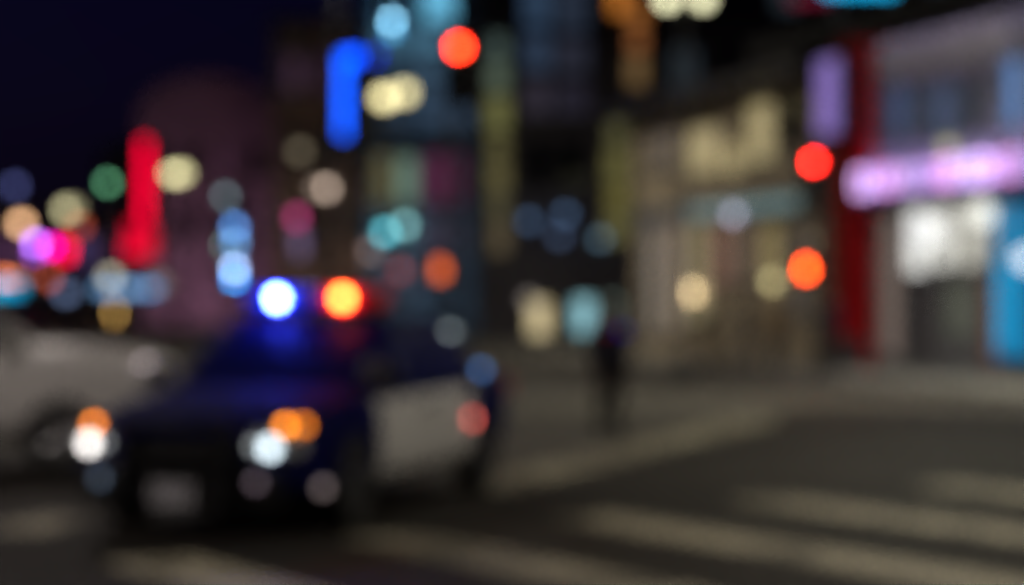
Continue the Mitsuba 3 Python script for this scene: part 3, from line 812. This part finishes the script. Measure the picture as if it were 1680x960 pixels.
def car_shell(t, c, M, paint, wheels, r, doors, belt, sill, door_mat, side_y, glass='dark_glass'):
    part(t, 'body', c.body(wheels, r + 0.07), paint, M, smooth=35)
    part(t, 'cabin', c.cabin(), paint, M, smooth=35)
    for wx in wheels:
        for sgn in (-1, 1):
            wheel(t, M, wx, sgn * side_y, r, sgn)
    for sgn in (-1, 1):
        for i, (xa, xb) in enumerate(doors):
            nm = ('front_door', 'rear_door')[i]
            d = part(t, nm, skin_panel(lambda u, v: (xa + (xb - xa) * u, sgn * (c.side(xa + (xb - xa) * u, sill + (belt - sill) * v) + 0.012), sill + (belt - sill) * v), 10, 8, (0, -sgn, 0), 0.02), door_mat, M, smooth=35)
            hx = xa + 0.12 if xa < xb else xa - 0.12
            part(d, 'handle', box(xa + 0.08, xa + 0.28, sgn * (c.side(xa + 0.2, belt - 0.16) + 0.014), sgn * (c.side(xa + 0.2, belt - 0.16) + 0.05), belt - 0.18, belt - 0.14, 0.012), 'black_plastic', M)
        # side windows follow the doors
        for i, (xa, xb) in enumerate(doors):
            def pane(u, v, xa=xa, xb=xb, sgn=sgn, i=i):
                tt = 0.08 + 0.74 * v
                xc, axx, b, z = c.g(tt)
                lo, hi = max(xa + 0.05, xc - axx * 0.93), min(xb - 0.05, xc + axx * 0.93)
                x = lo + (hi - lo) * u
                y, z = c.glass_y(x, tt)
                return (x, sgn * y, z)
            part(t, 'side_window', skin_panel(pane, 8, 6, (0, -sgn, 0), 0.012), glass, M, smooth=35)
    for nm, front in (('windscreen', True), ('rear_window', False)):
        def scr(u, v, front=front):
            tt = 0.1 + 0.78 * v
            b = c.g(tt)[2]
            y = (u - 0.5) * 2 * b * 0.84
            x, z = c.glass_x(y, tt, front)
            return (x, y, z)
        part(t, nm, skin_panel(scr, 10, 6, (-1 if front else 1, 0, 0), 0.012), glass, M, smooth=35)
    for sgn in (-1, 1):
        mx = doors[0][1] - 0.12
        y0 = c.side(mx, belt - 0.02)
        part(t, 'mirror', box(mx - 0.08, mx + 0.1, sgn * (y0 + 0.05), sgn * (y0 + 0.25), belt + 0.02, belt + 0.17, 0.04), 'black_plastic', M)


# --- the police car
PCY = math.radians(17.5)
PM = frame([-1.66, 17.2, 0], math.atan2(-math.cos(PCY), -math.sin(PCY))) @ np.diag([1.05, 1.05, 1.05, 1])
t = thing('police_car', 'dark and white police car with blue glow painted in, blue and red roof lights lit', 'police car')
pc = Car([-2.5, -2.42, -2.2, -1.5, -0.5, 0.9, 1.3, 1.8, 2.2, 2.38, 2.46], [0.72, 0.84, 0.92, 0.95, 0.955, 0.955, 0.95, 0.93, 0.88, 0.80, 0.70], [0.42, 0.33, 0.28, 0.24, 0.23, 0.23, 0.24, 0.25, 0.25, 0.26, 0.32],
         [0.95, 1.02, 1.07, 1.07, 1.05, 1.02, 0.99, 0.94, 0.87, 0.80, 0.72], (1.05, 0.25, -1.85, -1.15), (0.91, 0.745), (0.96, 1.51))
WH = (1.52, -1.45)
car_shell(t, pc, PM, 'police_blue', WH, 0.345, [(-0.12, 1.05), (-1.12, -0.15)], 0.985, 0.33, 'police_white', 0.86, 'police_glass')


def on_front(y, z, deep=0.0):
    """x of the car's nose at height z and offset y."""
    for x in np.linspace(2.46, 1.6, 87):
        if pc.side(x, z) >= abs(y) and abs((z - sum(pc.at(x)[1:]) / 2)) < (pc.at(x)[2] - pc.at(x)[1]) / 2:
            return x - deep
    return 2.2


part(t, 'push_bar', cat(box(2.50, 2.56, -0.42, -0.36, 0.30, 0.86, 0.02), box(2.50, 2.56, 0.36, 0.42, 0.30, 0.86, 0.02), box(2.50, 2.55, -0.36, 0.36, 0.78, 0.84, 0.02), box(2.50, 2.55, -0.36, 0.36, 0.5, 0.56, 0.02),
                        box(2.3, 2.52, -0.41, -0.37, 0.40, 0.46), box(2.3, 2.52, 0.37, 0.41, 0.40, 0.46)), 'black_metal', PM)
gr = part(t, 'grille', box(2.40, 2.475, -0.46, 0.46, 0.52, 0.72, 0.02), 'black_plastic', PM)
for i in range(5):
    part(gr, 'slat', box(2.476, 2.49, -0.44, 0.44, 0.54 + i * 0.036, 0.552 + i * 0.036, 0.004), 'dark_metal', PM)
part(t, 'bumper', box(2.30, 2.49, -0.74, 0.74, 0.20, 0.50, 0.06), 'black_plastic', PM)
part(t, 'number_plate', box(2.57, 2.58, -0.155, 0.155, 0.235, 0.39, 0.004), 'plate_white', PM)


def local_depth(M, p):
    return float((M @ np.array([*p, 1.0]))[1])


def lamp_part(parent, stem, p, r, col, M, facing, mat, k=1.0, thick=0.03, weight=0.3, label=None):
    d = local_depth(M, p)
    return part(parent, stem, disc(p, r, facing, thick), mat, M, emit=glow(col, d, 2 * r, round_=True, k=k), weight=weight, label=label)


for y, col, k_ in ((0.695, (214, 232, 240), 0.95), (-0.705, (246, 240, 234), 0.95)):
    x = on_front(y, 0.66) + 0.03
    h = part(t, 'headlight', box(x - 0.25, x, y - 0.17 , y + 0.17, 0.575, 0.745, 0.05), 'clear_lens', PM)
    lamp_part(h, 'lamp', (x + 0.002, y, 0.64), 0.05, col, PM, (1, 0, 0), 'clear_lens', k_)
    lamp_part(h, 'side_lamp', (x + 0.002, y - math.copysign(0.12, y), 0.65), 0.03, (60, 62, 62), PM, (1, 0, 0), 'clear_lens')
for y, dz, col in ((0.74, 0.78, (216, 116, 8)), (0.83, 0.78, (150, 76, 6)), (-0.73, 0.765, (216, 110, 10))):
    x = on_front(y, dz) + 0.01
    lamp_part(t, 'turn_signal', (x, y, dz), 0.036, col, PM, (1, 0.15 * np.sign(y), 0.1), 'amber_lens', 1.3)
lamp_part(t, 'corner_light', (1.98, pc.side(1.98, 0.36) + 0.004, 0.33), 0.04, (62, 54, 54), PM, (0.6, 1, 0), 'clear_lens')  # glowing disc stands in for a reflection on the wheel hub
lamp_part(t, 'fog_light', (2.492, 0.60, 0.40), 0.035, (42, 34, 40), PM, (1, 0, 0), 'clear_lens')
lamp_part(t, 'fog_light', (2.492, -0.60, 0.40), 0.035, (30, 38, 48), PM, (1, 0, 0), 'clear_lens')
lamp_part(t, 'side_marker', (-1.06, pc.side(-1.06, 0.645) + 0.013, 0.645), 0.04, (150, 58, 52), PM, (0, 1, 0), 'red_lens')
lamp_part(t, 'rear_side_light', (-1.85, pc.side(-1.85, 1.02), 1.02), 0.05, (52, 84, 128), PM, (0.3, 1, 0.2), 'blue_lens')
lamp_part(t, 'window_light', (-0.93, pc.glass_y(-0.93, 0.8)[0] - 0.012, 1.38), 0.035, (84, 92, 92), PM, (0.6, 1, 0.1), 'clear_lens')  # glowing discs stand in for reflections on the car windows
lamp_part(t, 'window_light', (-1.12, pc.glass_y(-1.12, 0.8)[0] - 0.012, 1.38), 0.035, (70, 78, 80), PM, (0.6, 1, 0.1), 'clear_lens')
part(t, 'spotlight', cat(rod([0.98, 0.80, 1.08], [1.06, 0.90, 1.14], 0.02), lathe([[0, 0], [0.05, 0.0], [0.085, 0.12], [0, 0.13]], (1.02, 0.92, 1.14), (1, 0, 0))), 'galvanised', PM, smooth=40)
for y in (-0.72, 0.72):
    part(t, 'tail_light', box(-2.5, -2.38, y - 0.16, y + 0.16, 0.78, 0.96, 0.03), 'red_lens', PM)
lb = part(t, 'light_bar', cat(box(-0.16, 0.20, -0.60, 0.60, 1.565, 1.60, 0.015), box(-0.1, 0.12, -0.5, -0.44, 1.50, 1.566), box(-0.1, 0.12, 0.44, 0.5, 1.50, 1.566)), 'black_plastic', PM)
part(lb, 'blue_dome', box(-0.13, 0.155, -0.585, -0.03, 1.602, 1.745, 0.04), 'blue_lens', PM, emit=lin((0, 40, 235)) * 0.5 / GAIN, weight=6.0)
part(lb, 'red_dome', box(-0.13, 0.155, 0.03, 0.585, 1.602, 1.745, 0.04), 'red_lens', PM, emit=lin((225, 0, 30)) * 0.12 / GAIN, weight=4.0)
for y, nm, colr in ((-0.285, 'blue', (0.0, 0.07, 2.2)), (0.285, 'red', (1.7, 0.0, 0.04))):
    part(lb, nm + '_reflector', box(0.156, 0.165, y - 0.13, y + 0.13, 1.61, 1.735, 0.004), nm + '_lens', PM, emit=np.array(colr) / GAIN, weight=4.0)  # glowing panel stands in for the lens halo round each lamp
lamp_part(lb, 'blue_lamp', (0.167, -0.285, 1.668), 0.055, (255, 255, 255), PM, (1, 0, 0), 'blue_lens', 1.0, 0.02, 8.0)
lamp_part(lb, 'red_lamp', (0.167, 0.285, 1.672), 0.055, (255, 255, 255), PM, (1, 0, 0), 'red_lens', 1.0, 0.02, 8.0)
bl, rl = lb + '__blue_lamp', lb + '__red_lamp'
bk = scene[lb + '__blue_dome'], scene[lb + '__red_dome']
dd = local_depth(PM, (0.16, 0, 1.67))
cov = (0.11 * F_PX / dd / blur_px(dd)) ** 2
for kk, colr in ((bl, (1.4, 2.6, 45.0)), (rl, (9.0, 0.85, 0.14))):
    scene[[x for x in scene if x.endswith(kk.split('__')[-1])][0]]['emitter']['radiance']['value'] = (np.array(colr) / cov / GAIN).tolist()
lamp_part(lb, 'blue_lower_lamp', (0.167, -0.285, 1.624), 0.02, (84, 96, 225), PM, (1, 0, 0), 'blue_lens', 1.0, 0.015)
lamp_part(lb, 'red_lower_lamp', (0.167, 0.285, 1.624), 0.02, (235, 14, 22), PM, (1, 0, 0), 'red_lens', 1.0, 0.015)

# --- the white vehicle behind it
t = thing('white_suv', 'white car with dark windows cut by the left edge, behind the police car', 'car')
SM = frame([-6.15, 20.9, 0], math.radians(3)) @ np.diag([1.07, 1.07, 1.07, 1])
sv = Car([-2.45, -2.38, -2.1, -1.2, 0.0, 1.0, 1.7, 2.1, 2.33, 2.42], [0.78, 0.88, 0.94, 0.96, 0.965, 0.96, 0.94, 0.88, 0.80, 0.70], [0.45, 0.36, 0.30, 0.28, 0.27, 0.27, 0.28, 0.29, 0.32, 0.38],
         [1.10, 1.20, 1.24, 1.24, 1.24, 1.22, 1.20, 1.14, 1.05, 0.96], (1.30, 0.62, -2.3, -2.1), (0.84, 0.66), (1.18, 1.66))
car_shell(t, sv, SM, 'suv_white', (1.52, -1.45), 0.36, [(-0.05, 1.02), (-1.1, -0.08)], 1.17, 0.38, 'suv_white', 0.87)
for y in (-0.72, 0.72):
    h = part(t, 'headlight', box(2.2, 2.42, y - 0.14, y + 0.14, 0.82, 0.98, 0.04), 'clear_lens', SM)
    part(t, 'tail_light', box(-2.47, -2.36, y - 0.1, y + 0.1, 0.95, 1.2, 0.03), 'red_lens', SM)
lamp_part(t, 'side_lamp', (2.28, -0.845, 1.03), 0.04, (84, 76, 78), SM, (0.2, -1, 0), 'clear_lens')
part(t, 'bumper', box(2.25, 2.47, -0.72, 0.72, 0.36, 0.62, 0.06), 'black_plastic', SM)
part(t, 'grille', box(2.36, 2.44, -0.5, 0.5, 0.66, 0.9, 0.03), 'black_plastic', SM)


# ------------------------------------------------------------------ people
def chain(joints, bones):
    """One smooth body from joints {name: (x, y, z, r)} and bones (a, b)."""
    man = m3.Manifold()
    for a, b in bones:
        ja, jb = joints[a], joints[b]
        man = man + m3.Manifold.batch_hull([m3.Manifold.sphere(ja[3], 14).translate(list(ja[:3])), m3.Manifold.sphere(jb[3], 14).translate(list(jb[:3]))])
    m = tri(man.refine_to_length(0.035))
    m.merge_vertices()
    trimesh.smoothing.filter_taubin(m, iterations=6)
    return m


def person(label, x, y, phi, top='navy_cloth', legs='denim', h=1.75, stride=0.0, z=0.13, group=None):
    t = thing('person', label, 'person', group)
    M = frame([x, y, z], phi) @ np.diag([h / 1.75, h / 1.75, h / 1.75, 1.0])      # faces local -y
    s = stride
    J = {'pelvis': (0, 0, 0.96, 0.13), 'waist': (0, 0, 1.1, 0.125), 'chest': (0, 0.0, 1.32, 0.13), 'neck': (0, 0.01, 1.49, 0.055), 'head': (0, -0.005, 1.57, 0.07)}
    for sg_, n in ((-1, 'r'), (1, 'l')):
        f = s * sg_
        J |= {'sh' + n: (0.175 * sg_, 0.01, 1.41, 0.062), 'el' + n: (0.235 * sg_, 0.02 + f * 0.5, 1.12, 0.044), 'wr' + n: (0.235 * sg_, -0.05 + f * 0.8, 0.88, 0.031),
              'ha' + n: (0.23 * sg_, -0.07 + f * 0.85, 0.80, 0.033), 'hip' + n: (0.09 * sg_, 0, 0.92, 0.095), 'kn' + n: (0.10 * sg_, -0.01 - f * 0.7, 0.50, 0.062),
              'an' + n: (0.105 * sg_, 0.03 - f, 0.09, 0.042), 'to' + n: (0.12 * sg_, -0.15 - f, 0.035, 0.035)}
        for k_ in range(4):
            a0 = (0.23 * sg_, -0.10 + 0.022 * k_ + f * 0.85, 0.765, 0.009)
            J['fa%d%s' % (k_, n)] = a0
            ln = (0.065, 0.08, 0.085, 0.07)[k_]
            J['fb%d%s' % (k_, n)] = (0.222 * sg_, a0[1] - 0.004, 0.765 - ln * 0.6, 0.0085)
            J['fc%d%s' % (k_, n)] = (0.20 * sg_, a0[1] - 0.004, 0.765 - ln, 0.0075)
        J['ta' + n] = (0.225 * sg_, -0.105 + f * 0.85, 0.82, 0.011)
        J['tb' + n] = (0.21 * sg_, -0.135 + f * 0.85, 0.785, 0.009)
    B = [('pelvis', 'waist'), ('waist', 'chest'), ('chest', 'neck'), ('neck', 'head')]
    for n in 'rl':
        B += [('chest', 'sh' + n), ('waist', 'sh' + n), ('sh' + n, 'el' + n), ('el' + n, 'wr' + n), ('wr' + n, 'ha' + n), ('pelvis', 'hip' + n), ('hip' + n, 'kn' + n), ('kn' + n, 'an' + n), ('an' + n, 'to' + n)]
    body = chain(J, B)
    fing = m3.Manifold()
    for n in 'rl':
        for a, b in [('fa%d%s' % (k_, n), 'fb%d%s' % (k_, n)) for k_ in range(4)] + [('fb%d%s' % (k_, n), 'fc%d%s' % (k_, n)) for k_ in range(4)] + [('ta' + n, 'tb' + n)] + [('ha' + n, 'fa%d%s' % (k_, n)) for k_ in range(4)] + [('ha' + n, 'ta' + n)]:
            qa, qb = J[a], J[b]
            fing = fing + m3.Manifold.batch_hull([m3.Manifold.sphere(min(qa[3], 0.012), 10).translate(list(qa[:3])), m3.Manifold.sphere(min(qb[3], 0.012), 10).translate(list(qb[:3]))])
    head = trimesh.creation.icosphere(3, 1.0)
    head.apply_scale([0.075, 0.095, 0.118])
    head.apply_translation([0, -0.012, 1.632])
    v = head.vertices
    fr = v[:, 1] < -0.05
    v[:, 0] *= np.where(v[:, 2] < 1.58, 0.86, 1.0)
    v[:, 1] -= np.where(fr, 0.022 * np.exp(-((v[:, 0] / 0.014) ** 2 + ((v[:, 2] - 1.618) / 0.022) ** 2)), 0)
    for sx in (-1, 1):
        v[:, 1] += np.where(fr, 0.008 * np.exp(-(((v[:, 0] - sx * 0.03) / 0.013) ** 2 + ((v[:, 2] - 1.645) / 0.012) ** 2)), 0)
    head.vertices = v
    ears = [ball((sx * 0.077, 0.0, 1.625), 0.028, (1, 1, 1)) for sx in (-1, 1)]
    part(t, 'body', cat(body, tri(fing), head, *ears), 'skin', M, smooth=50)
    part(t, 'eye', ball((-0.03, -0.088, 1.645), 0.011), 'black_plastic', M)
    part(t, 'eye', ball((0.03, -0.088, 1.645), 0.011), 'black_plastic', M)
    part(t, 'mouth', ball((0, 0, 0), 0.02, (1, 0.35, 0.25)).apply_translation([0, -0.098, 1.575]), 'plum_cloth', M)
    hair = trimesh.creation.icosphere(3, 1.0)
    hair.apply_scale([0.084, 0.103, 0.11])
    hair.apply_translation([0, 0.004, 1.655])
    hv = hair.vertices
    low = (hv[:, 1] < -0.03) & (hv[:, 2] < 1.69)
    hv[low, 1] = np.maximum(hv[low, 1], -0.03)
    part(t, 'hair', hair, 'hair_dark', M, smooth=50)
    grow = lambda names, d: {n: (*J[n][:3], J[n][3] + d) for n in names}
    JK = grow(['pelvis', 'waist', 'chest', 'shr', 'shl', 'elr', 'ell', 'wrr', 'wrl'], 0.022)
    JK['neckb'] = (0, 0.01, 1.455, 0.07)
    part(t, 'jacket', chain(JK, [('pelvis', 'waist'), ('waist', 'chest'), ('chest', 'neckb')] + [b for n in 'rl' for b in (('chest', 'sh' + n), ('waist', 'sh' + n), ('sh' + n, 'el' + n), ('el' + n, 'wr' + n))]), top, M, smooth=50)
    JT = grow(['pelvis', 'hipr', 'hipl', 'knr', 'knl', 'anr', 'anl'], 0.018)
    part(t, 'trousers', chain(JT, [b for n in 'rl' for b in (('pelvis', 'hip' + n), ('hip' + n, 'kn' + n), ('kn' + n, 'an' + n))]), legs, M, smooth=50)
    for n in 'rl':
        S = grow(['an' + n, 'to' + n], 0.01)
        S['heel'] = (J['an' + n][0], J['an' + n][1] + 0.025, 0.045, 0.043)
        part(t, 'shoe', chain(S, [('an' + n, 'to' + n), ('heel', 'to' + n), ('an' + n, 'heel')]), 'black_cloth', M, smooth=50)
    return t, M


t, M = person('dark clothed person standing in the road with red and blue lights at the chest', X(1000, 25.6), 25.6, 0.25, 'navy_cloth', 'black_cloth', 1.72, 0.06, z=0.0)
for px, c, mt in ((996, (150, 4, 40), 'red_lens'), (1022, (20, 40, 235), 'blue_lens')):
    q = at(px, 543, 25.35)
    part(t, 'chest_light', ball(q, 0.035), mt, emit=glow(c, 25.35, 0.07, round_=True, k=0.018))
person('person in a navy jacket walking before the beige shopfront, right of two close together', X(1222, 47), 47.0, 1.4, 'navy_cloth', 'denim', 1.76, 0.16)
person('person in black walking before the beige shopfront, left of two close together', X(1168, 47.5), 47.5, 1.2, 'black_cloth', 'black_cloth', 1.68, -0.14)
person('person in a tan coat on the pavement below the orange hand signal', X(1272, 46), 46.0, -0.6, 'tan_cloth', 'denim', 1.66, 0.05)
person('person in plum clothes beside the foot of the red pillar', X(1362, 44.5), 44.5, -1.3, 'plum_cloth', 'black_cloth', 1.78, 0.1)
